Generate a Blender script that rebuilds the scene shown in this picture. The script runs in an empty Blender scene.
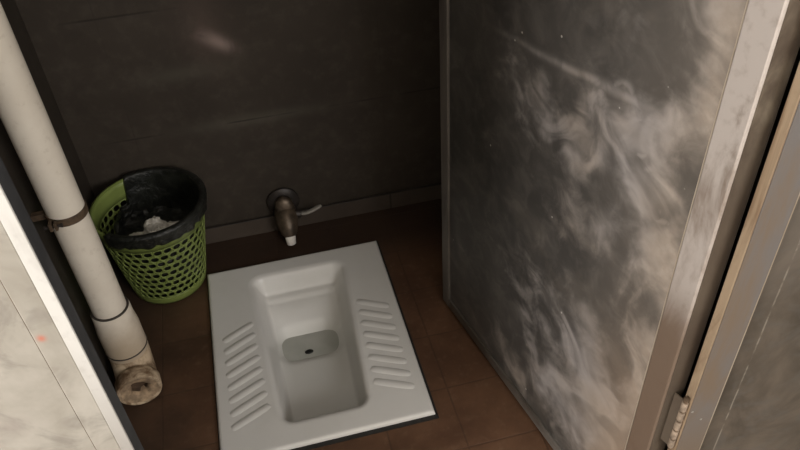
import bpy, bmesh, math, random
from mathutils import Vector, Matrix, noise
random.seed(7)
S = bpy.context.scene
C = S.collection
PI = math.pi

# ------------------------------------------------------------------ mesh helpers
class MB:
    """collects vertices and faces of one mesh"""
    def __init__(s): s.v = []; s.f = []
    def add(s, vs, fs):
        n = len(s.v); s.v += [tuple(p) for p in vs]; s.f += [tuple(i + n for i in f) for f in fs]
    def box(s, x0, x1, y0, y1, z0, z1):
        s.add([(x0,y0,z0),(x1,y0,z0),(x1,y1,z0),(x0,y1,z0),(x0,y0,z1),(x1,y0,z1),(x1,y1,z1),(x0,y1,z1)],
              [(3,2,1,0),(4,5,6,7),(0,1,5,4),(1,2,6,5),(2,3,7,6),(3,0,4,7)])
        return s
    def lathe(s, prof, seg=32, origin=(0,0,0), axis=(0,0,1), closed=False, jitter=None):
        """prof: list of (radius, height along the axis)"""
        ax = Vector(axis).normalized(); q = Vector((0,0,1)).rotation_difference(ax); o = Vector(origin)
        vs = []; fs = []
        for (r, h) in prof:
            for k in range(seg):
                a = 2*PI*k/seg; rr = r*(1 if jitter is None else jitter(a, h))
                vs.append(o + q @ Vector((rr*math.cos(a), rr*math.sin(a), h)))
        m = len(prof)
        for i in range(m if closed else m-1):
            j = (i+1) % m
            for k in range(seg):
                l = (k+1) % seg
                fs.append((i*seg+k, i*seg+l, j*seg+l, j*seg+k))
        s.add(vs, fs); return s
    def tube(s, pts, radii, seg=20, cap=True, twist=None):
        P = [Vector(p) for p in pts]; vs = []; fs = []
        if not hasattr(radii, '__len__'): radii = [radii]*len(P)
        t0 = (P[1]-P[0]).normalized(); n = t0.orthogonal().normalized()
        for i, p in enumerate(P):
            t = (P[min(i+1, len(P)-1)] - P[max(i-1, 0)]).normalized()
            n = (n - t*n.dot(t)).normalized(); b = t.cross(n)
            for k in range(seg):
                a = 2*PI*k/seg; vs.append(p + (n*math.cos(a) + b*math.sin(a))*radii[i])
        for i in range(len(P)-1):
            for k in range(seg):
                l = (k+1) % seg; fs.append((i*seg+k, i*seg+l, (i+1)*seg+l, (i+1)*seg+k))
        if cap:
            fs.append(tuple(range(seg-1, -1, -1))); fs.append(tuple(range((len(P)-1)*seg, len(P)*seg)))
        s.add(vs, fs); return s
    def build(s, name, mat, parent=None, smooth=False, bevel=0, loc=None, kind=None):
        me = bpy.data.meshes.new(name); me.from_pydata(s.v, [], s.f); me.validate()
        bm = bmesh.new(); bm.from_mesh(me)
        bmesh.ops.recalc_face_normals(bm, faces=bm.faces); bm.to_mesh(me); bm.free()
        if smooth:
            me.polygons.foreach_set('use_smooth', [True]*len(me.polygons))
            me.set_sharp_from_angle(angle=math.radians(40 if smooth is True else smooth))
        o = bpy.data.objects.new(name, me); C.objects.link(o); me.materials.append(mat)
        if parent is not None: o.parent = parent
        if loc is not None: o.location = loc
        if bevel:
            b = o.modifiers.new('bevel', 'BEVEL'); b.width = bevel; b.segments = 2; b.limit_method = 'ANGLE'
        if kind: o['kind'] = kind
        return o

def empty(name, label, cat, loc=(0,0,0), rz=0, group=None):
    o = bpy.data.objects.new(name, None); C.objects.link(o); o.location = loc; o.rotation_euler = (0,0,rz)
    o.empty_display_size = .05
    return tag(o, label, cat, group)
def tag(o, label, cat, group=None):
    o['label'] = label; o['category'] = cat; o['kind'] = 'thing'
    if group: o['group'] = group
    return o

# ------------------------------------------------------------------ material helpers
class NT:
    def __init__(s, name):
        m = bpy.data.materials.new(name); m.use_nodes = True
        s.m = m; s.t = m.node_tree; s.n = s.t.nodes; s.l = s.t.links
        s.b = s.n['Principled BSDF']; s.co = s.n.new('ShaderNodeTexCoord').outputs['Object']
        s.sep = None
    def set(s, sock, val):
        if isinstance(val, bpy.types.NodeSocket): s.l.new(val, sock)
        elif isinstance(val, (tuple, list)) and len(val) == 3 and sock.type == 'RGBA': sock.default_value = (*val, 1)
        else: sock.default_value = val
    def math(s, op, a, b=None, c=None, clamp=False):
        n = s.n.new('ShaderNodeMath'); n.operation = op; n.use_clamp = clamp
        s.set(n.inputs[0], a)
        if b is not None: s.set(n.inputs[1], b)
        if c is not None: s.set(n.inputs[2], c)
        return n.outputs[0]
    def mix(s, f, a, b, mode='MIX'):
        n = s.n.new('ShaderNodeMix'); n.data_type = 'RGBA'; n.blend_type = mode
        s.set(n.inputs[0], f); s.set(n.inputs[6], a); s.set(n.inputs[7], b)
        return n.outputs[2]
    def noise(s, scale, detail=4, rough=.55, dist=0, vec=None, out='Fac'):
        n = s.n.new('ShaderNodeTexNoise'); n.inputs['Scale'].default_value = scale
        n.inputs['Detail'].default_value = detail; n.inputs['Roughness'].default_value = rough
        n.inputs['Distortion'].default_value = dist
        s.l.new(vec if vec is not None else s.co, n.inputs['Vector'])
        return n.outputs[out]
    def ramp(s, fac, lo, hi):
        n = s.n.new('ShaderNodeMapRange'); n.interpolation_type = 'SMOOTHSTEP'
        s.l.new(fac, n.inputs[0]); n.inputs[1].default_value = lo; n.inputs[2].default_value = hi
        return n.outputs[0]
    def xyz(s):
        if s.sep is None:
            n = s.n.new('ShaderNodeSeparateXYZ'); s.l.new(s.co, n.inputs[0]); s.sep = n.outputs
        return s.sep
    def vmap(s, scale=(1,1,1), loc=(0,0,0)):
        n = s.n.new('ShaderNodeMapping'); s.l.new(s.co, n.inputs[0]); n.inputs['Scale'].default_value = scale
        n.inputs['Location'].default_value = loc
        return n.outputs[0]
    def blob(s, a, b, ca, cb, ra, rb):
        """soft spot shape around (ca, cb) in the two coordinates a, b"""
        da = s.math('MULTIPLY', s.math('SUBTRACT', a, ca), 1/ra); db = s.math('MULTIPLY', s.math('SUBTRACT', b, cb), 1/rb)
        r = s.math('ADD', s.math('MULTIPLY', da, da), s.math('MULTIPLY', db, db))
        return s.math('POWER', 2.718, s.math('MULTIPLY', r, -1.0))
    def grid(s, a, period, offset, half):
        """1 on joint lines of the given half width, spaced by period"""
        f = s.math('PINGPONG', s.math('SUBTRACT', a, offset), period/2)
        return s.math('SUBTRACT', 1.0, s.ramp(f, half*.6, half*1.5))
    def bump(s, h, strength=.2, dist=.002):
        n = s.n.new('ShaderNodeBump'); n.inputs['Strength'].default_value = strength; n.inputs['Distance'].default_value = dist
        s.l.new(h, n.inputs['Height']); s.l.new(n.outputs[0], s.b.inputs['Normal'])
    def done(s, col, rough=.5, metal=0., spec=.5):
        s.set(s.b.inputs['Base Color'], col); s.set(s.b.inputs['Roughness'], rough)
        s.set(s.b.inputs['Metallic'], metal); s.b.inputs['Specular IOR Level'].default_value = spec
        return s.m

def plain(name, col, rough=.5, metal=0., var=.25, scale=30):
    t = NT(name); n = t.noise(scale, 5)
    c = t.mix(t.ramp(n, .3, .75), tuple(v*(1-var) for v in col), tuple(min(1, v*(1+var)) for v in col))
    return t.done(c, rough, metal)

# --- dark wall tile, 300 mm courses
def mat_walltile(horizontal):
    t = NT('dark_wall_tile_' + horizontal); x, y, z = t.xyz(); h = x if horizontal == 'x' else y
    n = t.noise(5, 6, .6); n2 = t.noise(40, 4)
    c = t.mix(t.ramp(n, .3, .7), (.040,.032,.025), (.051,.041,.032))
    c = t.mix(t.math('MULTIPLY', t.ramp(n2, .45, .75), .25), c, (.09,.075,.06))
    if horizontal == 'x':   # pale reflection painted into the back wall colour, plus two faint lighter bands
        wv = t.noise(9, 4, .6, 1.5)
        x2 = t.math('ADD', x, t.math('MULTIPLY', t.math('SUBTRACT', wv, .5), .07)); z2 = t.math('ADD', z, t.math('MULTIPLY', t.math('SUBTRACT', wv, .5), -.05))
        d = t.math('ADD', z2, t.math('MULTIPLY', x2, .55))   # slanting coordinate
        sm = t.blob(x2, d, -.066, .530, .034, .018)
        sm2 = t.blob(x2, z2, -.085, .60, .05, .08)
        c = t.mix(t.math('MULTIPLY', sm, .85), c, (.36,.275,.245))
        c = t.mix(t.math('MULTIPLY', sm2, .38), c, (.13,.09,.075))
        st = t.math('MULTIPLY', t.blob(x, z, -.01, .353, .16, .016), .35)
        c = t.mix(st, c, (.13,.12,.095))
        st = t.math('MULTIPLY', t.blob(x, z, -.15, .50, .10, .02), .28)
        c = t.mix(st, c, (.12,.11,.085))
    g = t.math('MAXIMUM', t.grid(z, .3, .053, .0020), t.math('MULTIPLY', t.grid(h, .6, .302, .0014), .25))
    g = t.math('MULTIPLY', g, t.ramp(t.noise(7, 3), .38, .62))
    c = t.mix(t.math('MULTIPLY', g, .6), c, (.018,.015,.012))
    t.bump(t.math('ADD', t.math('MULTIPLY', n2, .15), t.math('MULTIPLY', g, -1.0)), .25, .0015)
    return t.done(c, .5, 0, .25)

def mat_floor():
    t = NT('brown_floor_tile'); x, y, z = t.xyz()
    n = t.noise(6, 6, .62); n2 = t.noise(55, 4, .6); n3 = t.noise(2.2, 3)
    c = t.mix(t.ramp(n, .3, .72), (.080,.040,.023), (.155,.080,.044))
    c = t.mix(t.math('MULTIPLY', t.ramp(n2, .5, .75), .35), c, (.19,.12,.075))
    c = t.mix(t.math('MULTIPLY', t.ramp(n3, .45, .7), .45), c, (.06,.034,.022))
    # much darker colour towards the rear and left part of the stall
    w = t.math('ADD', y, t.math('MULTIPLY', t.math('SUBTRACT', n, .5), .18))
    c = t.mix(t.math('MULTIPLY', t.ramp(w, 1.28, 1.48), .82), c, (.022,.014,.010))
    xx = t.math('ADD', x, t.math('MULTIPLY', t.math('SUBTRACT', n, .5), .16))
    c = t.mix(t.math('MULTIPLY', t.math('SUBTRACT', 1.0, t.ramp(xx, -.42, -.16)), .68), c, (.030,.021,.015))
    g = t.math('MAXIMUM', t.grid(x, .15, .275, .0016), t.grid(y, .15, .03, .0016))
    c = t.mix(t.math('MULTIPLY', g, .35), c, (.04,.025,.018))
    t.bump(t.math('ADD', t.math('MULTIPLY', n2, .4), t.math('MULTIPLY', g, -1.0)), .3, .0015)
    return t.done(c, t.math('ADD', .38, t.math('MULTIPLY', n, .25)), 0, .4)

def mat_ceramic():
    t = NT('white_ceramic'); n = t.noise(7, 5, .6); n2 = t.noise(45, 3); x, y, z = t.xyz()
    c = t.mix(t.math('MULTIPLY', t.ramp(n, .45, .75), .35), (.72,.705,.675), (.62,.60,.55))
    # colour turns greyer low down in the bowl
    dz = t.math('ADD', z, t.math('MULTIPLY', t.math('SUBTRACT', n, .5), .02))
    c = t.mix(t.math('MULTIPLY', t.math('SUBTRACT', 1.0, t.ramp(dz, -.105, -.055)), .45), c, (.50,.51,.46))
    t.bump(n2, .04, .001)
    return t.done(c, .3, 0, .4)

def mat_pvc():
    t = NT('cream_pvc'); n = t.noise(9, 5, .6); n2 = t.noise(60, 4, .6); x, y, z = t.xyz()
    c = t.mix(t.ramp(n, .3, .7), (.76,.685,.575), (.84,.77,.66))
    zz = t.math('ADD', z, t.math('MULTIPLY', t.math('SUBTRACT', n, .5), .14))
    c = t.mix(t.math('MULTIPLY', t.math('SUBTRACT', 1.0, t.ramp(zz, .08, .27)), .85), c, (.42,.32,.215))
    c = t.mix(t.math('MULTIPLY', t.ramp(n2, .55, .75), .25), c, (.42,.34,.25))
    return t.done(c, .45, 0, .4)

def mat_pvc_dirty():
    t = NT('soiled_pvc'); n = t.noise(26, 6, .65, .6); n2 = t.noise(80, 4, .6)
    c = t.mix(t.ramp(n, .34, .6), (.16,.095,.05), (.60,.47,.325))
    c = t.mix(t.math('MULTIPLY', t.ramp(n2, .5, .7), .4), c, (.30,.21,.14))
    return t.done(c, .6, 0, .3)

# --- door sheet with wiped chalky smears; local x runs from the hinge to the free edge, z up
def mat_doorsheet():
    t = NT('smeared_metal_sheet'); x, y, z = t.xyz(); L = .6635
    u = t.math('SUBTRACT', L, x)                                    # distance from the free edge
    warp = t.noise(5.0, 2, .5, .6, out='Color')
    n = t.n.new('ShaderNodeVectorMath'); n.operation = 'MULTIPLY_ADD'
    t.l.new(warp, n.inputs[0]); n.inputs[1].default_value = (.16,.16,.16); t.l.new(t.co, n.inputs[2])
    wv = n.outputs[0]
    swirl = t.noise(7.5, 3, .5, 1.7, vec=wv)
    swirl2 = t.noise(15.0, 4, .55, 1.2, vec=wv)
    fine = t.noise(70, 4, .6)
    soft = t.noise(3.5, 4, .55, .8)
    sp = t.n.new('ShaderNodeSeparateColor'); t.l.new(warp, sp.inputs[0])
    uu = t.math('ADD', u, t.math('MULTIPLY', t.math('SUBTRACT', sp.outputs[0], .5), .12))    # ragged copies of the two coordinates
    zz_ = t.math('ADD', z, t.math('MULTIPLY', t.math('SUBTRACT', sp.outputs[1], .5), .12))
    def B(*a): return t.blob(uu, zz_, *a)
    film = None
    for (cu, cz, ru, rz, k) in [(.31,.72,.085,.06,.75),(.41,.72,.08,.075,.95),(.50,.775,.08,.06,.95),(.55,.73,.08,.10,1.0),(.59,.62,.06,.13,1.0),(.51,.62,.075,.07,.8),
                                (.49,.35,.09,.10,1.0),(.56,.22,.12,.16,1.2),(.46,.17,.14,.11,.95),(.63,.40,.06,.36,1.4),(.605,.95,.07,.17,1.1),(.44,.60,.07,.05,.6),
                                (.36,.32,.11,.10,.45),(.33,.10,.14,.07,.6),(.22,.78,.08,.05,.35),(.40,.92,.10,.06,.30),(.62,1.4,.08,.4,.7)]:
        b = t.math('MULTIPLY', B(cu, cz, ru, rz), k); film = b if film is None else t.math('MAXIMUM', film, b)
    for (cu, cz, ru, rz, k) in [(.570,.385,.030,.045,.85),(.36,.758,.035,.024,.8),(.45,.660,.03,.03,.6),(.535,.612,.028,.028,.8),(.60,.548,.03,.035,.6),(.48,.88,.06,.04,.6)]:
        film = t.math('MULTIPLY', film, t.math('SUBTRACT', 1.0, t.math('MULTIPLY', B(cu, cz, ru, rz), k)))
    mott = t.noise(22, 5, .65, .5)
    wisps = t.math('ADD', t.math('MULTIPLY', t.ramp(swirl, .38, .64), .62), t.math('MULTIPLY', t.ramp(swirl2, .4, .68), .34))
    edge = t.math('ADD', film, t.math('MULTIPLY', t.math('SUBTRACT', swirl, .5), 1.25))
    edge = t.math('ADD', edge, t.math('MULTIPLY', t.math('SUBTRACT', mott, .5), .7))
    m = t.math('MULTIPLY', t.ramp(edge, .18, .95), t.math('ADD', .42, t.math('MULTIPLY', wisps, .72)), clamp=True)
    # curls left by a cloth: thin broken arcs
    def curl(cu, cz, r, w, k):
        du = t.math('SUBTRACT', uu, cu); dz_ = t.math('SUBTRACT', zz_, cz)
        rr = t.math('SQRT', t.math('ADD', t.math('MULTIPLY', du, du), t.math('MULTIPLY', dz_, dz_)))
        e = t.math('MULTIPLY', t.math('SUBTRACT', rr, r), 1/w)
        return t.math('MULTIPLY', t.math('POWER', 2.718, t.math('MULTIPLY', t.math('MULTIPLY', e, e), -1.0)), k)
    arcs = None
    for a_ in [(.522,.786,.020,.006,.8),(.556,.728,.030,.007,.85),(.556,.728,.013,.005,.6),(.412,.717,.028,.007,.6),(.30,.73,.030,.008,.4),(.47,.80,.024,.006,.5),(.60,.66,.035,.009,.6),(.52,.31,.035,.010,.55),(.56,.19,.03,.009,.5),(.50,.15,.035,.010,.45)]:
        b = curl(*a_); arcs = b if arcs is None else t.math('MAXIMUM', arcs, b)
    m = t.math('MAXIMUM', m, t.math('MULTIPLY', arcs, t.ramp(swirl2, .36, .56)))
    # the long straight drag mark
    lz = t.math('ADD', .750, t.math('MULTIPLY', u, .136))
    lz = t.math('ADD', lz, t.math('MULTIPLY', t.math('SUBTRACT', sp.outputs[2], .5), .035))
    dl = t.math('DIVIDE', t.math('SUBTRACT', z, lz), t.math('ADD', .003, t.math('MULTIPLY', u, .011)))
    line = t.math('POWER', 2.718, t.math('MULTIPLY', t.math('MULTIPLY', dl, dl), -1.0))
    line = t.math('MULTIPLY', line, t.math('MULTIPLY', t.ramp(u, .10, .38), t.math('SUBTRACT', 1.0, t.ramp(u, .55, .61))))
    m = t.math('MAXIMUM', m, t.math('MULTIPLY', line, t.math('ADD', .42, t.math('MULTIPLY', t.ramp(swirl2, .4, .6), .35))))
    base = t.mix(t.ramp(soft, .3, .7), (.040,.037,.034), (.070,.064,.058))
    base = t.mix(t.math('MULTIPLY', t.ramp(t.noise(6, 5, .6, 1.0), .5, .75), .4), base, (.14,.12,.10))
    chalk = t.mix(t.ramp(t.noise(5, 3), .4, .65), (.305,.280,.265), (.295,.255,.22))
    tan = t.mix(t.ramp(fine, .3, .7), (.34,.275,.215), (.42,.355,.29))
    chalk = t.mix(t.math('MULTIPLY', t.ramp(u, .50, .63), .75), chalk, tan)
    base = t.mix(t.math('MULTIPLY', t.ramp(mott, .40, .72), .38), base, (.155,.14,.125))
    base = t.mix(t.math('MULTIPLY', t.ramp(u, .40, .60), .35), base, (.17,.145,.12))
    c = t.mix(m, base, chalk)
    # brown soil along the foot of the sheet near the hinge
    br = t.math('MULTIPLY', t.math('MULTIPLY', t.math('SUBTRACT', 1.0, t.ramp(z, .12, .62)), t.ramp(u, .46, .62)), t.ramp(soft, .25, .6))
    c = t.mix(t.math('MULTIPLY', br, .75), c, (.30,.215,.15))
    # fine bright specks
    vo = t.n.new('ShaderNodeTexVoronoi'); vo.inputs['Scale'].default_value = 20; t.l.new(t.co, vo.inputs['Vector'])
    c = t.mix(t.math('MULTIPLY', t.math('SUBTRACT', 1.0, t.ramp(vo.outputs['Distance'], .02, .05)), .6), c, (.7,.66,.6))
    t.bump(t.math('ADD', t.math('MULTIPLY', swirl, .3), t.math('MULTIPLY', fine, .1)), .12, .002)
    return t.done(c, t.math('ADD', .5, t.math('MULTIPLY', m, .2)), .05, .3)

def mat_alu(name, light, dark, amount, rough=.38, metal=.35, scale=(14,14,2.2), rz=None, zw=.12):
    """weathered aluminium with grime drawn out along its length"""
    t = NT(name); v = t.vmap(scale); n = t.noise(1.0, 6, .62, .8, vec=v); n2 = t.noise(60, 4, .6)
    f = t.ramp(n, .62-amount*.5, .86-amount*.5)
    c = t.mix(f, light, dark)
    c = t.mix(t.math('MULTIPLY', t.ramp(n2, .5, .8), .3), c, dark)
    if rz is not None:     # soiling line: grime below rz
        z = t.xyz()[2]; zz = t.math('ADD', z, t.math('MULTIPLY', t.math('SUBTRACT', n, .5), .25))
        c = t.mix(t.math('MULTIPLY', t.math('SUBTRACT', 1.0, t.ramp(zz, rz-zw, rz+zw)), .92), c, dark)
    t.bump(n2, .08, .001)
    return t.done(c, rough, metal, .5)

def mat_lightsheet():
    t = NT('pale_metal_sheet'); n = t.noise(7, 5, .6, .7); n2 = t.noise(18, 4, .6, 1.2); n3 = t.noise(120, 3); x, y, z = t.xyz()
    c = t.mix(t.ramp(n, .32, .68), (.34,.315,.27), (.50,.475,.425))
    c = t.mix(t.math('MULTIPLY', t.ramp(n2, .48, .70), .6), c, (.235,.215,.19))
    c = t.mix(t.math('MULTIPLY', t.ramp(n3, .55, .8), .2), c, (.4,.37,.33))
    c = t.mix(t.math('MULTIPLY', t.blob(x, z, -.2275, .812, .0035, .0040), .75), c, (.62,.16,.09))   # a rusty red fleck
    c = t.mix(t.math('MULTIPLY', t.blob(x, z, -.295, .70, .016, .014), .55), c, (.33,.29,.26))
    return t.done(c, .42, .25, .5)

def mat_brownsheet():
    t = NT('tarnished_metal_sheet'); n = t.noise(8, 6, .6, .8); n2 = t.noise(22, 5, .62, 1.2); x, y, z = t.xyz()
    c = t.mix(t.ramp(n, .3, .7), (.062,.050,.037), (.128,.102,.078))
    c = t.mix(t.math('MULTIPLY', t.ramp(n2, .45, .7), .5), c, (.10,.09,.078))
    zz = t.math('ADD', z, t.math('MULTIPLY', t.math('SUBTRACT', n, .5), .2))
    c = t.mix(t.math('MULTIPLY', t.ramp(zz, .55, .8), .35), c, (.15,.135,.12))
    sc = t.math('SUBTRACT', x, t.math('ADD', .575, t.math('MULTIPLY', t.math('SUBTRACT', n, .5), .004)))
    line = t.math('SUBTRACT', 1.0, t.ramp(t.math('ABSOLUTE', sc), .0006, .0018))
    c = t.mix(t.math('MULTIPLY', line, t.math('MULTIPLY', t.ramp(n2, .35, .6), .5)), c, (.32,.28,.23))
    return t.done(c, .55, .1, .3)

M = dict(
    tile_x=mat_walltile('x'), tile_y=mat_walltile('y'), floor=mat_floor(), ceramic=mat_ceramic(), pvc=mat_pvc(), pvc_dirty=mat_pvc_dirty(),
    sheet=mat_doorsheet(), light_sheet=mat_lightsheet(), brown_sheet=mat_brownsheet(),
    stile=mat_alu('door_stile_aluminium', (.58,.52,.475), (.19,.130,.088), .26, rz=.60, scale=(12,12,5), zw=.06),
    edge=mat_alu('hinge_edge_aluminium', (.44,.38,.28), (.075,.055,.040), .46, metal=.1, rough=.5, rz=.90, scale=(9,9,4), zw=.14),
    rail=mat_alu('door_rail_aluminium', (.20,.185,.165), (.10,.085,.07), .5, scale=(3,14,14)),
    faredge=mat_alu('door_edge_aluminium', (.13,.115,.10), (.07,.06,.052), .4, rough=.55, metal=.1),
    frame_light=mat_alu('bright_aluminium', (.66,.65,.62), (.36,.34,.315), .22, metal=.1, rz=.72, zw=.12),
    bead=mat_alu('pale_bead', (.50,.43,.34), (.33,.26,.19), .4),
    frame_brown=mat_alu('tarnished_aluminium', (.16,.14,.12), (.10,.075,.055), .45, metal=.15, rough=.5, rz=.42),
    frame_grey=mat_alu('grey_aluminium', (.150,.137,.130), (.165,.120,.082), .34, metal=.15, rough=.5, rz=.36, scale=(9,9,3)),
    lip=mat_alu('tan_weathered_aluminium', (.50,.38,.26), (.30,.20,.125), .4, scale=(20,20,4)),
    strip=plain('dark_jamb_grey', (.040,.041,.044), .6),  # dark grey for the inner side of the left jamb
    crust=plain('tan_mineral_crust', (.40,.285,.18), .8, 0, .4, 70),
    sludge=plain('brown_sludge', (.075,.045,.025), .6, 0, .4, 60),
    rust=plain('rusty_iron', (.115,.075,.045), .7, .2, .5, 60),
    rust_light=plain('rust_dusted_steel', (.31,.24,.18), .55, .2, .35, 80),
    steel=plain('worn_steel', (.55,.53,.50), .3, .8, .15, 40),
    brass=plain('dull_tarnished_brass', (.115,.085,.060), .42, .5, .4, 50),
    chrome=plain('chrome', (.55,.53,.50), .22, .9, .15, 30),
    dullgrey=plain('dull_grey_metal', (.27,.25,.22), .5, .2, .2, 40),
    dark=plain('dark_iron', (.035,.028,.024), .45, .3, .3, 40),
    ring=plain('dark_rubber_ring', (.055,.045,.036), .6),
    nozzle=plain('white_plastic', (.72,.68,.62), .4),
    green=plain('green_plastic', (.21,.265,.07), .42, 0, .12, 12),
    tissue=plain('soiled_tissue_paper', (.78,.74,.66), .9, 0, .1, 25),
    sealant=plain('black_sealant', (.018,.016,.014), .7),
    drainhole=plain('drain_dark', (.006,.007,.006), .5),
    corridor=plain('pale_wall_paint', (.50,.47,.42), .7, 0, .06, 3),
    corridor_floor=plain('grey_concrete', (.28,.25,.22), .7, 0, .15, 8),
    ceiling=plain('white_ceiling_paint', (.62,.60,.56), .8, 0, .05, 3),
    lampglass=plain('lamp_housing', (.8,.8,.78), .5),
)
def bag_mat():
    t = NT('black_plastic_film'); n = t.noise(38, 5, .65, .8); n2 = t.noise(110, 3)
    c = t.mix(t.ramp(n, .35, .75), (.008,.0085,.007), (.022,.023,.018))
    c = t.mix(t.math('MULTIPLY', t.ramp(n2, .6, .75), .4), c, (.05,.05,.04))
    t.bump(n, .9, .006)
    return t.done(c, .38, 0, .5)
M['bag'] = bag_mat()
def water_mat():
    t = NT('still_water'); n = t.noise(12, 3)
    c = t.mix(t.ramp(n, .3, .7), (.41,.415,.375), (.49,.49,.45))
    return t.done(c, .08, 0, .5)
M['water'] = water_mat()
def pane_mat():
    t = NT('window_glass'); t.b.inputs['Transmission Weight'].default_value = 1; t.b.inputs['IOR'].default_value = 1.45
    n = t.noise(5, 2)
    return t.done(t.mix(n, (.93,.95,.95), (.97,.98,.98)), .02)
M['pane'] = pane_mat()

# ------------------------------------------------------------------ room shell
YB, XL, YF, CZ, DROP = 1.563, -.433, .50, 2.55, -.15     # back wall, left wall, front of the cubicles, ceiling, corridor floor
XR = .64
# stall floor: a raised slab with the opening for the pan
PX0, PX1, PY0, PY1 = -.2105, .2315, .8706, 1.428
fl = MB()
for (x0, x1, y0, y1) in [(XL-.1, PX0+.012, YF-.03, YB+.1), (PX1-.012, XR+.1, YF-.03, YB+.1), (PX0+.012, PX1-.012, YF-.03, PY0+.012), (PX0+.012, PX1-.012, PY1-.012, YB+.1)]:
    fl.box(x0, x1, y0, y1, DROP-.1, 0)
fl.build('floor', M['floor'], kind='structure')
MB().box(-2.3, 2.3, -1.8, YF-.03, DROP-.1, DROP).build('floor_corridor', M['corridor_floor'], kind='structure')
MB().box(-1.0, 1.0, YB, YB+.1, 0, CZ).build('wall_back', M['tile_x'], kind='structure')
MB().box(XL-.1, XL, YF+.006, YB, 0, CZ).build('wall_left', M['tile_y'], kind='structure')
MB().box(XR, XR+.03, YF+.045, YB, 0, 1.95).build('wall_right', M['frame_brown'], kind='structure')
MB().box(-2.4, 2.4, -1.9, YB+.1, CZ, CZ+.1).build('ceiling', M['ceiling'], kind='structure')
VX0, VX1, VZ0, VZ1 = .75, 1.95, .95, 2.15
wb = MB()
wb.box(-2.3, VX0, -1.9, -1.8, DROP, CZ); wb.box(VX1, 2.3, -1.9, -1.8, DROP, CZ); wb.box(VX0, VX1, -1.9, -1.8, DROP, VZ0); wb.box(VX0, VX1, -1.9, -1.8, VZ1, CZ)
wb.build('wall_front', M['corridor'], kind='structure')
wg = MB()
for (x0, x1, z0, z1) in [(VX0, VX0+.05, VZ0, VZ1), (VX1-.05, VX1, VZ0, VZ1), (VX0+.05, VX1-.05, VZ0, VZ0+.05), (VX0+.05, VX1-.05, VZ1-.05, VZ1), ((VX0+VX1)/2-.02, (VX0+VX1)/2+.02, VZ0+.05, VZ1-.05)]:
    wg.box(x0, x1, -1.87, -1.83, z0, z1)
wg.build('added_rear_window', M['frame_light'], kind='structure', bevel=.003)  # unseen window, added to carry extra light from behind right
MB().box(2.3, 2.4, -1.8, YB, DROP, CZ).build('wall_corridor_right', M['corridor'], kind='structure')
wl = MB()   # corridor end wall with the window opening
WY0, WY1, WZ0, WZ1 = -1.35, -.05, .70, 2.05
wl.box(-2.4, -2.3, -1.8, WY0, DROP, CZ); wl.box(-2.4, -2.3, WY1, YB, DROP, CZ)
wl.box(-2.4, -2.3, WY0, WY1, DROP, WZ0); wl.box(-2.4, -2.3, WY0, WY1, WZ1, CZ)
wl.build('wall_corridor_left', M['corridor'], kind='structure')
wf = MB()
for (y0, y1, z0, z1) in [(WY0, WY0+.05, WZ0, WZ1), (WY1-.05, WY1, WZ0, WZ1), (WY0+.05, WY1-.05, WZ0, WZ0+.05), (WY0+.05, WY1-.05, WZ1-.05, WZ1), ((WY0+WY1)/2-.02, (WY0+WY1)/2+.02, WZ0+.05, WZ1-.05)]:
    wf.box(-2.37, -2.33, y0, y1, z0, z1)
w1 = wf.build('window_1', M['frame_light'], kind='structure', bevel=.003)
# the wall of neighbouring cubicles left of this one
MB().box(-2.3, XL-.0, YF+.002, YF+.006, DROP, CZ).build('wall_neighbour', M['corridor'], kind='structure')
# cut tile skirting course along the back wall
def skirting_mat():
    t = NT('skirting_tile'); x, y, z = t.xyz(); n = t.noise(6, 5, .6)
    c = t.mix(t.ramp(n, .3, .7), (.058,.044,.035), (.078,.061,.048))
    g = t.math('MAXIMUM', t.grid(x, .3, .302, .0026), t.ramp(z, .0485, .0515))
    c = t.mix(t.math('MULTIPLY', g, .8), c, (.016,.013,.011))
    return t.done(c, .45, 0, .35)
MB().box(XL, XR, YB-.007, YB, 0, .052).build('baseboard_back', skirting_mat(), kind='structure', bevel=.0015)

# ------------------------------------------------------------------ squat pan
pan = empty('squat_toilet', 'white ceramic squat toilet pan set into the brown tiled floor', 'toilet', (0,0,0))
CX = .0125; BY0, BY1 = .928, 1.376
def sstep(t):
    t = max(0., min(1., t)); return t*t*(3-2*t)
def rr_sdf(px, py, hx, hy, r):
    qx, qy = abs(px)-hx+r, abs(py)-hy+r
    return math.hypot(max(qx,0), max(qy,0)) + min(max(qx,qy),0) - r
DYC, DXC = 1.212, .008            # drain centre
def pan_h(x, y):
    ty = (y-BY0)/(BY1-BY0)
    hw = .091 + .026*max(-.2, min(1.2, ty))
    xx = (x-CX)/hw*.104           # straighten the taper
    d = -rr_sdf(xx, y-(BY0+BY1)/2, .104, (BY1-BY0)/2, .028)      # >0 inside the bowl
    # outer edge rolls off
    e = min(x-PX0, PX1-x, y-PY0, PY1-y)
    z = .012
    if e < .007: z -= .007 - math.sqrt(max(0, .007**2-(.007-e)**2))
    z += .0025*sstep(1-abs(e-.010)/.010) * 0
    # a slight raised bead round the mouth
    z -= .0035*sstep((d+.010)/.016)
    if d > 0:
        # side walls: steep; far wall: shallow shoulder and then a step
        far = BY1 - y
        wall = .026
        depth = .074*sstep(d/wall)
        # floor slopes to the drain
        depth += .020*sstep(d/.05)*(1-min(1, abs(y-DYC)/.26))
        if far < .16: depth = depth*(  .56 + .06*sstep((far-.036)/.016) + .38*sstep((far-.04)/.11))
        z -= depth
        pd = -rr_sdf(x-DXC, y-DYC, .070, .041, .030)
        if pd > -.024: z -= .016*sstep((pd+.024)/.048)
    return z
xs = []; x = PX0
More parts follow.
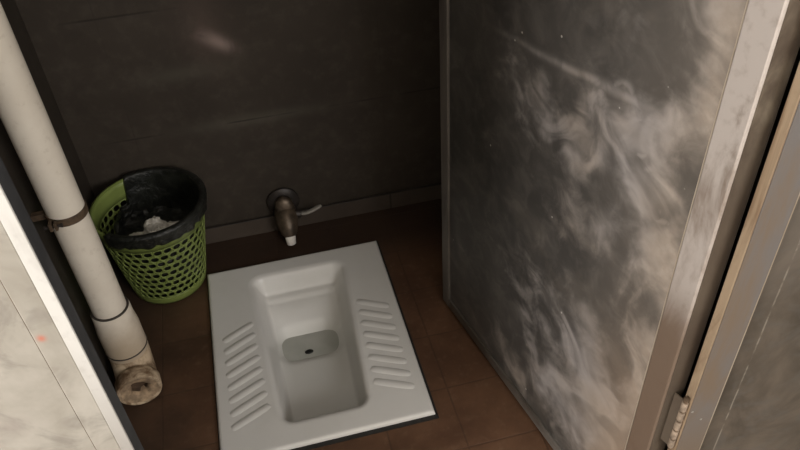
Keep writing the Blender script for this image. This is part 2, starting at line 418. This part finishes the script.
def axis(a, b, step):
    n = int(round((b-a)/step)); pts = [a, a+.0008, a+.002, a+.004, a+.007]
    k0, k1 = a+.007, b-.007
    pts += [k0+(k1-k0)*i/n for i in range(1, n)] + [b-.007, b-.004, b-.002, b-.0008, b]
    return pts
xs = axis(PX0, PX1, .003); ys = axis(PY0, PY1, .003)
pm = MB(); vs = [(x, y, pan_h(x, y)) for y in ys for x in xs]; nx, ny = len(xs), len(ys)
fs = [(j*nx+i, j*nx+i+1, (j+1)*nx+i+1, (j+1)*nx+i) for j in range(ny-1) for i in range(nx-1)]
pm.add(vs, fs)
# outer skirt going down below the floor surface
ring = [(i, 0) for i in range(nx)] + [(nx-1, j) for j in range(1, ny)] + [(i, ny-1) for i in range(nx-2, -1, -1)] + [(0, j) for j in range(ny-2, 0, -1)]
base = len(pm.v); n = len(ring)
for (i, j) in ring: pm.v.append((xs[i], ys[j], .0004))
for k in range(n):
    a = ring[k][1]*nx+ring[k][0]; b = ring[(k+1)%n][1]*nx+ring[(k+1)%n][0]
    pm.f.append((a, b, base+(k+1)%n, base+k))
pm.build('bowl', M['ceramic'], pan, smooth=70)
# footrests: eight slanting ribs on each side
for sgn in (-1, 1):
    tm = MB()
    for k in range(8):
        yo = 1.180 - k*.0347
        yi = yo + .052
        xo = (-.1965 if sgn < 0 else .2205); 
        hw = .091 + .026*((yi-BY0)/(BY1-BY0)); xi = CX + sgn*(hw+.0035)
        pts, rad = [], []
        for s in range(13):
            f = s/12; pts.append((xo+(xi-xo)*f, yo+(yi-yo)*f, -.0085)); rad.append(.0232*math.sqrt(max(.02, 1-abs(2*f-1)**7)))
        tm.tube(pts, rad, 12)
    tm.build('foot_tread', M['ceramic'], pan, smooth=60)
# water standing in the outlet, and the drain mouth under it
wm = MB(); seg = 48
def superell(rx, ry, z, cx=DXC, cy=DYC):
    return [(cx+rx*math.copysign(abs(math.cos(a))**.75, math.cos(a)), cy+ry*math.copysign(abs(math.sin(a))**.75, math.sin(a)), z) for a in [2*PI*k/seg for k in range(seg)]]
wm.add(superell(.078, .052, -.0900) + superell(.078, .052, -.1060), [tuple(range(seg)), tuple(range(2*seg-1, seg-1, -1))] + [(k, (k+1)%seg, seg+(k+1)%seg, seg+k) for k in range(seg)])
ow = wm.build('water', M['water'], pan)
hm = MB(); hm.lathe([(.0001,.0), (.011,.0), (.013,-.0012), (.013,-.004)], 28, (.001, 1.189, -.0876))
for v in range(len(hm.v)): hm.v[v] = ((.003)+(hm.v[v][0]-.001)*.8, 1.189+(hm.v[v][1]-1.189)*.5, hm.v[v][2])
hm.build('drain_hole', M['drainhole'], pan, smooth=True)
# dark joint filler round the rim
sm = MB()
for (x0, x1, y0, y1) in [(PX0-.002, PX1+.0055, PY0-.010, PY0+.004), (PX0-.002, PX1+.0055, PY1-.004, PY1+.006), (PX0-.002, PX0+.004, PY0, PY1), (PX1-.004, PX1+.0055, PY0, PY1)]:
    sm.box(x0, x1, y0, y1, .0003, .0022)
sm.build('sealant', M['sealant'], pan)

# ------------------------------------------------------------------ cubicle door, swung inward
HX, HY, DA, L, TH, ZB, ZT = .4692, .5213, math.radians(101.51), .6635, .039, .013, 1.85
door = empty('cubicle_door', 'smeared grey metal cubicle door standing open at the right of the toilet', 'door', (HX, HY, 0), DA)
MB().box(.042, L-.03, -.030, -.005, ZB+.02, ZT-.02).build('sheet', M['sheet'], door)
MB().box(0, .0405, -TH, 0, ZB, ZT).build('stile', M['stile'], door, bevel=.0025)
st = MB().box(L-.030, L, -TH, 0, ZB, ZT).build('stile', M['faredge'], door, bevel=.0025)
MB().box(.0405, L-.030, -TH, 0, ZB, ZB+.026).build('bottom_rail', M['rail'], door, bevel=.002)
MB().box(.0405, L-.030, -TH, 0, ZT-.04, ZT).build('top_rail', M['rail'], door, bevel=.002)
# thin beads holding the sheet
MB().box(.0405, .0422, -.012, -.0010, ZB+.026, ZT-.04).build('glazing_bead', M['bead'], door)
# tarnished end strip on the hinge edge
es = MB().box(-.0012, .0, -TH+.004, -.003, ZB, ZT).build('edge_strip', M['edge'], door)
es['label'] = 'tarnished brown hinge-side edge strip'
# hinge: barrel of five knuckles between door edge and jamb lip
PXH, PYH = .4930, .5060
hz0, hz1 = .322, .434
def to_local(p):
    d = Vector(p) - Vector((HX, HY, 0)); c, s = math.cos(DA), math.sin(DA)
    return Vector((c*d.x + s*d.y, -s*d.x + c*d.y, d.z))
lp = to_local((PXH, PYH, 0))
hin = MB(); hin.lathe([(.0001,hz0-.004),(.0026,hz0-.004),(.0026,hz1+.003),(.0038,hz1+.004),(.0038,hz1+.0065),(.0001,hz1+.0075)], 16, (lp.x, lp.y, 0))
hinge = hin.build('hinge', M['rust'], door, smooth=True)
hinge['label'] = 'rusty steel butt hinge low on the door edge'
kh = (hz1-hz0)/5
for k in range(5):
    z0 = hz0 + k*kh + .0022; z1 = hz0 + (k+1)*kh - .0022
    MB().lathe([(.0027,z0),(.0043,z0),(.0047,z0+.001),(.0047,z1-.001),(.0043,z1),(.0027,z1)], 18, (lp.x, lp.y, 0), closed=True).build('knuckle', M['rust_light'], hinge, smooth=True)
lf = MB(); 
a_ = to_local((PXH, PYH+.002, 0)); b_ = to_local((HX+.018, HY+.002, 0))
dirv = (b_-a_).normalized(); nrm = Vector((-dirv.y, dirv.x, 0))*.0008
q4 = [a_+nrm, a_-nrm, b_-nrm, b_+nrm]
lf.add([(p.x, p.y, hz0) for p in q4] + [(p.x, p.y, hz1) for p in q4], [(0,1,2,3),(7,6,5,4),(0,1,5,4),(1,2,6,5),(2,3,7,6),(3,0,4,7)])
lf.build('leaf', M['edge'], hinge)

# ------------------------------------------------------------------ right front panel (fixed), carrying the hinge jamb
rp = empty('stall_divider', 'tarnished brown metal front panel right of the doorway beside the hinge', 'panel', (.54, YF, DROP))
def P(mb_): # world coordinates -> local of the panel empties
    return mb_
def wbox(root, name, mat, x0, x1, y0, y1, z0, z1, bevel=0, label=None):
    o = root.location
    b = MB().box(x0-o[0], x1-o[0], y0-o[1], y1-o[1], z0-o[2], z1-o[2]).build(name, mat, root, bevel=bevel)
    if label: b['label'] = label
    return b
# materials read the object coordinate, so shift meshes back to world-based coordinates through the mesh data
def wobox(root, name, mat, x0, x1, y0, y1, z0, z1, bevel=0, label=None):
    b = MB().box(x0, x1, y0, y1, z0, z1).build(name, mat, root, bevel=bevel)
    b.location = (-root.location[0], -root.location[1], -root.location[2])
    if label: b['label'] = label
    return b
JX = .4985
wobox(rp, 'jamb_lip', M['lip'], JX, JX+.017, YF+.0005, YF+.0162, DROP, 1.9, .0015, 'tan weathered edge of the jamb')
wobox(rp, 'stile', M['frame_grey'], JX+.0006, .5400, YF-.0012, YF+.0004, DROP, 1.9, .0004)
wobox(rp, 'post', M['frame_brown'], JX+.0185, .5408, YF+.0004, YF+.032, DROP, 1.9, .001)
wobox(rp, 'sheet', M['brown_sheet'], .5408, 1.06, YF+.006, YF+.026, DROP+.03, 1.87)
wobox(rp, 'bead', M['bead'], .5400, .5415, YF-.0012, YF+.008, DROP+.04, 1.86)
wobox(rp, 'outer_stile', M['frame_brown'], 1.06, 1.10, YF, YF+.032, DROP, 1.9, .002)
wobox(rp, 'bottom_rail', M['frame_brown'], .5408, 1.06, YF, YF+.032, DROP, DROP+.04, .002)
wobox(rp, 'top_rail', M['frame_brown'], .5408, 1.06, YF, YF+.032, 1.86, 1.9, .002)
for (sx, sz) in ((.5035, .415), (.5225, .390)):
    s_ = MB().lathe([(.0001,-.0016),(.0018,-.0014),(.0030,-.0004),(.0030,.001)], 14, (sx, YF, sz), (0,1,0)).build('screw', M['steel'], rp, smooth=True)
    s_.location = (-rp.location[0], -rp.location[1], -rp.location[2])

# ------------------------------------------------------------------ left front panel (fixed)
JL, JF = -.2108, -.1990
lpnl = empty('stall_divider', 'pale bright metal front panel left of the doorway in front of the drain pipe', 'panel', (-.33, YF, DROP))
wobox(lpnl, 'sheet', M['light_sheet'], XL, -.2352, YF+.003, YF+.030, DROP+.03, 1.87)
wobox(lpnl, 'stile', M['light_sheet'], -.2342, JL, YF, YF+.024, DROP, 1.9, .0015)
wobox(lpnl, 'bead', M['rust'], -.2352, -.2342, YF+.0024, YF+.010, DROP+.04, 1.86)
wobox(lpnl, 'edge_flange', M['frame_light'], JL, JF, YF-.0015, YF+.0015, DROP, 1.9, .0008, 'bright white aluminium edge strip')
wobox(lpnl, 'jamb', M['strip'], JL, JF-.0004, YF+.0015, YF+.027, DROP, 1.9, .002, 'dark grey inner side of the jamb')
wobox(lpnl, 'bottom_rail', M['light_sheet'], XL, -.2352, YF, YF+.03, DROP, DROP+.04, .002)
wobox(lpnl, 'top_rail', M['light_sheet'], XL, -.2352, YF, YF+.03, 1.86, 1.9, .002)

# ------------------------------------------------------------------ drain pipe in the left front corner of the stall
PX, PY, PR = -.3730, 1.147, .0338
pipe = empty('drain_pipe', 'cream plastic drain pipe standing upright by the left wall', 'pipe', (PX, PY, 0))
MB().lathe([(PR-.003,.20),(PR,.20),(PR,CZ),(PR-.003,CZ)], 48, closed=True).build('pipe', M['pvc'], pipe, smooth=True)
cp = MB(); R2 = .0432
cp.lathe([(PR,.226),(PR+.0045,.226),(PR+.0058,.222),(PR+.0062,.200),(R2-.0012,.182),(R2,.172),(R2,.100),(PR+.001,.098)], 48).build('coupling', M['pvc'], pipe, smooth=True)
for z, rr in ((.2275, PR+.0032), (.112, R2+.0004)):
    MB().lathe([(rr-.003,z-.0018),(rr+.0008,z-.0015),(rr+.0014,z),(rr+.0008,z+.0015),(rr-.003,z+.0018)], 48).build('seal_ring', M['ring'], pipe, smooth=True)
# bend at the foot with its open socket turned towards the doorway
RE = .0425; pts, rad = [(0,0,.126)], [RE]
rc = .050; tx = .16
for k in range(13):
    a = k/12*PI/2; hh = rc*(1-math.cos(a))
    pts.append((hh*tx, -hh, .099 - rc*math.sin(a))); rad.append(RE)
tdir = Vector((tx, -1, -.04)).normalized()
e0 = Vector(pts[-1])
el = MB(); el.tube(pts, rad, 48, cap=False)
el.lathe([(RE-.0005,-.004),(RE+.0022,-.002),(RE+.0040,.003),(RE+.0040,.027),(RE+.0028,.0300),(RE-.0015,.0305),(RE-.0045,.0285)], 48, e0, tdir)
elo = el.build('elbow', M['pvc_dirty'], pipe, smooth=50)
elo['label'] = 'brown-stained bend at the foot of the pipe'
J_ = lambda a, h: 1 + (.05*math.sin(3*a+1)+.03*math.sin(7*a)+.02*math.sin(11*a+2))*(1 if h < .029 else .3)
sd = MB(); sd.lathe([(.0165,.004),(.0190,.018),(.0215,.0235),(.0270,.0262),(.0330,.0272),(RE-.0040,.0292),(RE-.0042,.020)], 48, e0, tdir, jitter=J_)
sd.build('crust', M['crust'], pipe, smooth=60)['label'] = 'tan mineral crust ringing the open pipe end'
MB().lathe([(.0001,.005),(.010,.0055),(.016,.007),(.0185,.015)], 36, e0, tdir, jitter=lambda a, h: 1+.05*math.sin(4*a)).build('sediment', M['sludge'], pipe, smooth=True)
# wall clamp
zc = .482; cb = MB()
cb.lathe([(PR+.0002,zc-.008),(PR+.0018,zc-.008),(PR+.0022,zc-.0065),(PR+.0022,zc+.0065),(PR+.0018,zc+.008),(PR+.0002,zc+.008)], 48, closed=True)
cb.box(XL-PX+.0005, -PR, -.006, .006, zc-.006, zc+.006)
clamp = cb.build('clamp', M['rust'], pipe, smooth=True)
lg = MB(); ldx, ldy = -.019, -.034
lg.box(ldx-.007, ldx-.002, ldy-.010, ldy+.008, zc-.008, zc+.008); lg.box(ldx+.002, ldx+.007, ldy-.010, ldy+.008, zc-.008, zc+.008)
lg.build('lug', M['rust'], clamp, bevel=.001)
MB().lathe([(.0001,-.016),(.0042,-.016),(.0042,-.012),(.0024,-.0118),(.0024,.013),(.0042,.0132),(.0042,.016),(.0001,.016)], 8, (ldx, ldy-.004, zc-.001), (1,0,0)).build('bolt', M['dark'], clamp)

# ------------------------------------------------------------------ waste basket
BX, BY, BH, RB, RT = -.3030, 1.447, .266, .0875, .1265
SHX, SHY = .012, -.023          # the soft plastic leans a little towards the doorway
def lean(mb, z0=0):
    mb.v = [(x+SHX*(z+z0)/BH, y+SHY*(z+z0)/BH, z) for (x, y, z) in mb.v]; return mb
bk = empty('waste_basket', 'green plastic lattice waste basket in the corner behind the pipe', 'basket', (BX, BY, 0))
def rad_at(z): return RB + (RT-RB)*(z/BH)**.9
bm_ = MB(); NCOL = 34; rows = 9; z_lo, z_hi = .030, .216; NH = 12
def shell_pt(a, z): r = rad_at(z); return (r*math.cos(a), r*math.sin(a), z)
dz = (z_hi-z_lo)/rows; da = 2*PI/NCOL
for r_ in range(rows):
    for c_ in range(NCOL):
        a0 = (c_ + (.5 if r_ % 2 else 0))*da; zc0 = z_lo + (r_+.5)*dz
        outer, inner = [], []
        for k in range(16):       # square boundary and rounded hole
            t = 2*PI*k/16; cx_, sy_ = math.cos(t), math.sin(t); mm = max(abs(cx_), abs(sy_))
            outer.append(shell_pt(a0+da/2*cx_/mm, zc0+dz/2*sy_/mm))
            h = .70 if True else 1
            inner.append(shell_pt(a0+da/2*.78*math.copysign(abs(cx_)**.8, cx_), zc0+dz/2*.74*math.copysign(abs(sy_)**.8, sy_)))
        bm_.add(outer+inner, [(k, (k+1)%16, 16+(k+1)%16, 16+k) for k in range(16)])
seg = NCOL*4
for zs in ([0.004, .012, .024, z_lo], [z_hi, .232, .248, BH]):
    bm_.lathe([(rad_at(z), z) for z in zs], seg)
body = lean(bm_).build('lattice_body', M['green'], bk, smooth=60)
so = body.modifiers.new('thickness', 'SOLIDIFY'); so.thickness = .0022; so.offset = 0
lean(MB()).lathe([(.0001,.004),(RB-.004,.004),(RB+.0005,.0055),(RB+.0018,.0035),(RB-.002,.0005),(RB-.012,0.0),(.0001,.0015)], seg).build('base', M['green'], bk, smooth=True)
rim = MB(); rim.lathe([(RT-.001,BH-.012),(RT+.0035,BH-.012),(RT+.0045,BH-.004),(RT+.003,BH+.001),(RT-.002,BH+.002),(RT-.002,BH-.004)], seg, closed=True)
lean(rim).build('rim', M['green'], bk, smooth=60)

# --- black liner: lies inside, rolls over the rim except on the left where it has slipped down
bag = MB(); NS = 160; prof_n = 34
def gapf(a):
    # 1 where the liner has slipped off the rim (left side), soft at the ends
    d = (a - math.radians(172) + PI) % (2*PI) - PI
    return sstep((math.radians(56)-abs(d))/math.radians(9))
def nz(a, z, s, k=0): return noise.noise(Vector((math.cos(a)*s, math.sin(a)*s, z*s*3+k)))
rows_ = []
ZF = .160
for i in range(prof_n):
    row = []
    for k in range(NS):
        a = 2*PI*k/NS; g = gapf(a)
        over = .032 + .007*nz(a, 0, 6) + .003*math.sin(23*a+2*nz(a,0,3))
        if i <= 10:          # floor of the bag, sagging
            f = i/10; r = f*(rad_at(ZF)-.010); z = ZF - .012*(1-f*f) + .010*nz(a, f, 4)*f
        elif i <= 22:        # inner wall
            f = (i-10)/12; zt = BH+.004; z = ZF + (zt-ZF)*f; r = rad_at(z)-.009 + .005*nz(a, z*5, 5) * (1-f)
            z = z*(1-g) + g*(ZF+((BH-.062)-ZF)*f + .010*nz(a, f, 3, 4)*f)
        else:                # over the rim and down outside
            f = (i-22)/11
            if f < .35: t = f/.35*PI; rc_ = RT - .001 + -.0078*math.cos(t); z = BH+.004+.0035*math.sin(t); r = rc_
            else:
                ff = (f-.35)/.65; z = BH+.004 - over*ff; r = rad_at(min(z, BH))+.0075 + .0015*math.sin(31*a+4*nz(a,0,4))*ff + .002*nz(a, z*8, 7)*ff
            if g > 0: # folded back inside in the slipped stretch
                zi = (BH-.062) + .010*nz(a, 1, 3, 4) - .004*f; ri = rad_at((BH-.062))-.011 - .002*f
                z = z*(1-g)+zi*g; r = r*(1-g)+ri*g
        x_, y_ = r*math.cos(a), r*math.sin(a)
        if g > 0:            # the film is pulled taut across the slipped side
            xlim = -.080 - .012*nz(a, i*.1, 3)
            if x_ < xlim: x_ = x_*(1-g) + g*(xlim + (x_-xlim)*.12)
        row.append((x_, y_, z))
    rows_.append(row)
bag.v = [p for r in rows_ for p in r]
bag.f = [(i*NS+k, i*NS+(k+1)%NS, (i+1)*NS+(k+1)%NS, (i+1)*NS+k) for i in range(1, prof_n-1) for k in range(NS)]
pr_ = [(.0001,.012),(RB*.75,.012),(RB-.009,.020),(rad_at(.06)-.007,.06),(rad_at(.10)-.0065,.10),(rad_at(.14)-.007,.14),(rad_at(.158)-.012,.158)]
bag.v[0:NS] = [rows_[0][0]]*NS
bag.f += [(0, NS+(k+1)%NS, NS+k) for k in range(NS)]
bag.lathe(pr_, NS, jitter=lambda a, h: 1+.018*nz(a, h*6, 6))
liner = lean(bag).build('bin_liner', M['bag'], smooth=70, loc=(BX, BY, 0))
s2 = liner.modifiers.new('thickness', 'SOLIDIFY'); s2.thickness = .0006; s2.offset = 0
tag(liner, 'black plastic bin liner folded over the rim of the green basket', 'bag')

# --- crumpled tissues lying in the liner
def crumple(seed, r, sx, sy, sz):
    bm = bmesh.new(); bmesh.ops.create_icosphere(bm, subdivisions=4, radius=1)
    for v in bm.verts:
        p = v.co.normalized(); o = Vector((seed*3.1, seed*1.7, 0))
        d = 1 + .28*noise.noise(p*1.6+o) + .30*abs(noise.noise(p*3.2+o)) - .22*abs(noise.noise(p*6+o)) + .05*noise.noise(p*13+o)
        v.co = Vector((p.x*sx, p.y*sy, p.z*sz))*d*r
    m = MB(); bm.verts.ensure_lookup_table()
    m.v = [tuple(v.co) for v in bm.verts]; m.f = [tuple(v.index for v in f.verts) for f in bm.faces]; bm.free()
    return m
for (dx, dy, z, r, sx, sy, sz, lab) in [
    (.016, -.056, .204, .029, 1.0, .9, 1.15, 'largest crumpled tissue heaped upright in the black bin liner'),
    (.052, -.048, .196, .024, 1.5, .8, .65, 'flattened crumpled tissue at the right side of the bin liner'),
    (-.026, -.060, .193, .025, 1.6, .8, .65, 'grey crumpled tissue on the pipe side of the bin liner'),
    (-.058, -.048, .188, .013, 1.5, .8, .6, 'smallest scrap of tissue at the left edge of the bin liner')]:
    t_ = crumple(r*1000+z*10, r, sx, sy, sz).build('crumpled_tissue', M['tissue'], smooth=40, loc=(BX+dx, BY+dy, z))
    tag(t_, lab, 'tissue', 'tissues in the waste basket')

# ------------------------------------------------------------------ water tap on the back wall
tp = empty('water_tap', 'tarnished metal water tap low on the dark back wall above the toilet', 'tap', (.0135, YB, .085))
MB().lathe([(.0001,0),(.038,0),(.0425,.003),(.0425,.009),(.036,.014),(.024,.017),(.0001,.017)], 44, (0,0,.010), (0,-1,0)).build('wall_flange', M['dark'], tp, smooth=True)
kn = MB(); kn.lathe([(.0001,.030),(.012,.0295),(.0195,.027),(.0235,.022),(.0235,.004),(.019,.000),(.0001,.000)], 40, (0,-.017,.012), (0,-1,.3), jitter=lambda a, h: 1+.025*math.cos(8*a))
kn.build('knob', M['brass'], tp, smooth=50)
MB().tube([(0,-.012,-.004), (0,-.028,-.010), (0,-.048,-.018), (0,-.064,-.030), (0,-.075,-.044), (0,-.078,-.052)], [.026,.0295,.030,.027,.021,.015], 28).build('body', M['brass'], tp, smooth=50)
MB().lathe([(.0195,-.003),(.0245,-.002),(.0245,.008),(.0195,.009)], 6, (0,-.062,-.029), (0,-.6,-.7), closed=True).build('hex_nut', M['brass'], tp)
MB().lathe([(.0001,0),(.0135,0),(.0145,.002),(.0122,.027),(.0105,.028),(.0090,.012),(.0001,.012)], 28, (0,-.079,-.046), (0,-.2,-1)).build('nozzle', M['nozzle'], tp, smooth=True)['label'] = 'white plastic spout tip'
MB().tube([(.020,-.040,-.012), (.040,-.040,-.014)], [.0125,.011], 20).build('valve_stem', M['dark'], tp, smooth=True)
lv = MB(); lv.tube([(.038,-.041,-.014), (.050,-.043,-.016), (.066,-.041,-.013), (.086,-.036,-.006), (.096,-.034,-.003)], [.006,.006,.0068,.0072,.0045], 16)
for i, v in enumerate(lv.v): lv.v[i] = (v[0], v[1], -.012 + (v[2]+.012)*.7)
lv.build('lever', M['dullgrey'], tp, smooth=True)['label'] = 'dull grey metal lever'

# ------------------------------------------------------------------ lights: the corridor's ceiling lamp and daylight through its window, and an added rear light
def area(name, loc, target, sx, sy, power, col):
    l = bpy.data.lights.new(name, 'AREA'); l.shape = 'RECTANGLE'; l.size = sx; l.size_y = sy; l.energy = power; l.color = col
    o = bpy.data.objects.new(name, l); C.objects.link(o); o.location = loc
    o.rotation_euler = (Vector(target)-Vector(loc)).to_track_quat('-Z', 'Y').to_euler(); return o
area('corridor_lamp', (.25, -.75, 2.45), (.25, -.70, 0), .9, .25, 8, (1, .92, .82))
area('window_daylight', (-2.28, (WY0+WY1)/2, (WZ0+WZ1)/2), (0, (WY0+WY1)/2+.3, 1.1), 1.2, 1.25, 88, (1, .955, .915))
area('added_rear_light', ((VX0+VX1)/2, -1.78, (VZ0+VZ1)/2), (0, .6, .6), 1.1, 1.1, 46, (1, .97, .94))  # added light from behind, brightens jamb, pipe and pan
w = bpy.data.worlds.new('world'); S.world = w; w.use_nodes = True
w.node_tree.nodes['Background'].inputs[0].default_value = (.75, .8, .85, 1); w.node_tree.nodes['Background'].inputs[1].default_value = .3

# ------------------------------------------------------------------ camera
cam = bpy.data.cameras.new('camera'); cam.sensor_width = 36; cam.lens = 735.05/800*36; cam.clip_start = .02
co = bpy.data.objects.new('camera', cam); C.objects.link(co)
Rm = Matrix(((0.96887303, 0.19324754, -0.154727), (-0.24309288, 0.62450003, -0.74223013), (-0.04680713, 0.75673978, 0.65203834)))
co.matrix_world = Matrix.Translation((0, 0, 1.3)) @ Rm.to_4x4()
S.camera = co
S.view_settings.view_transform = 'Standard'; S.view_settings.look = 'None'; S.view_settings.gamma = 1; S.view_settings.exposure = 0
S.view_settings.use_curve_mapping = False
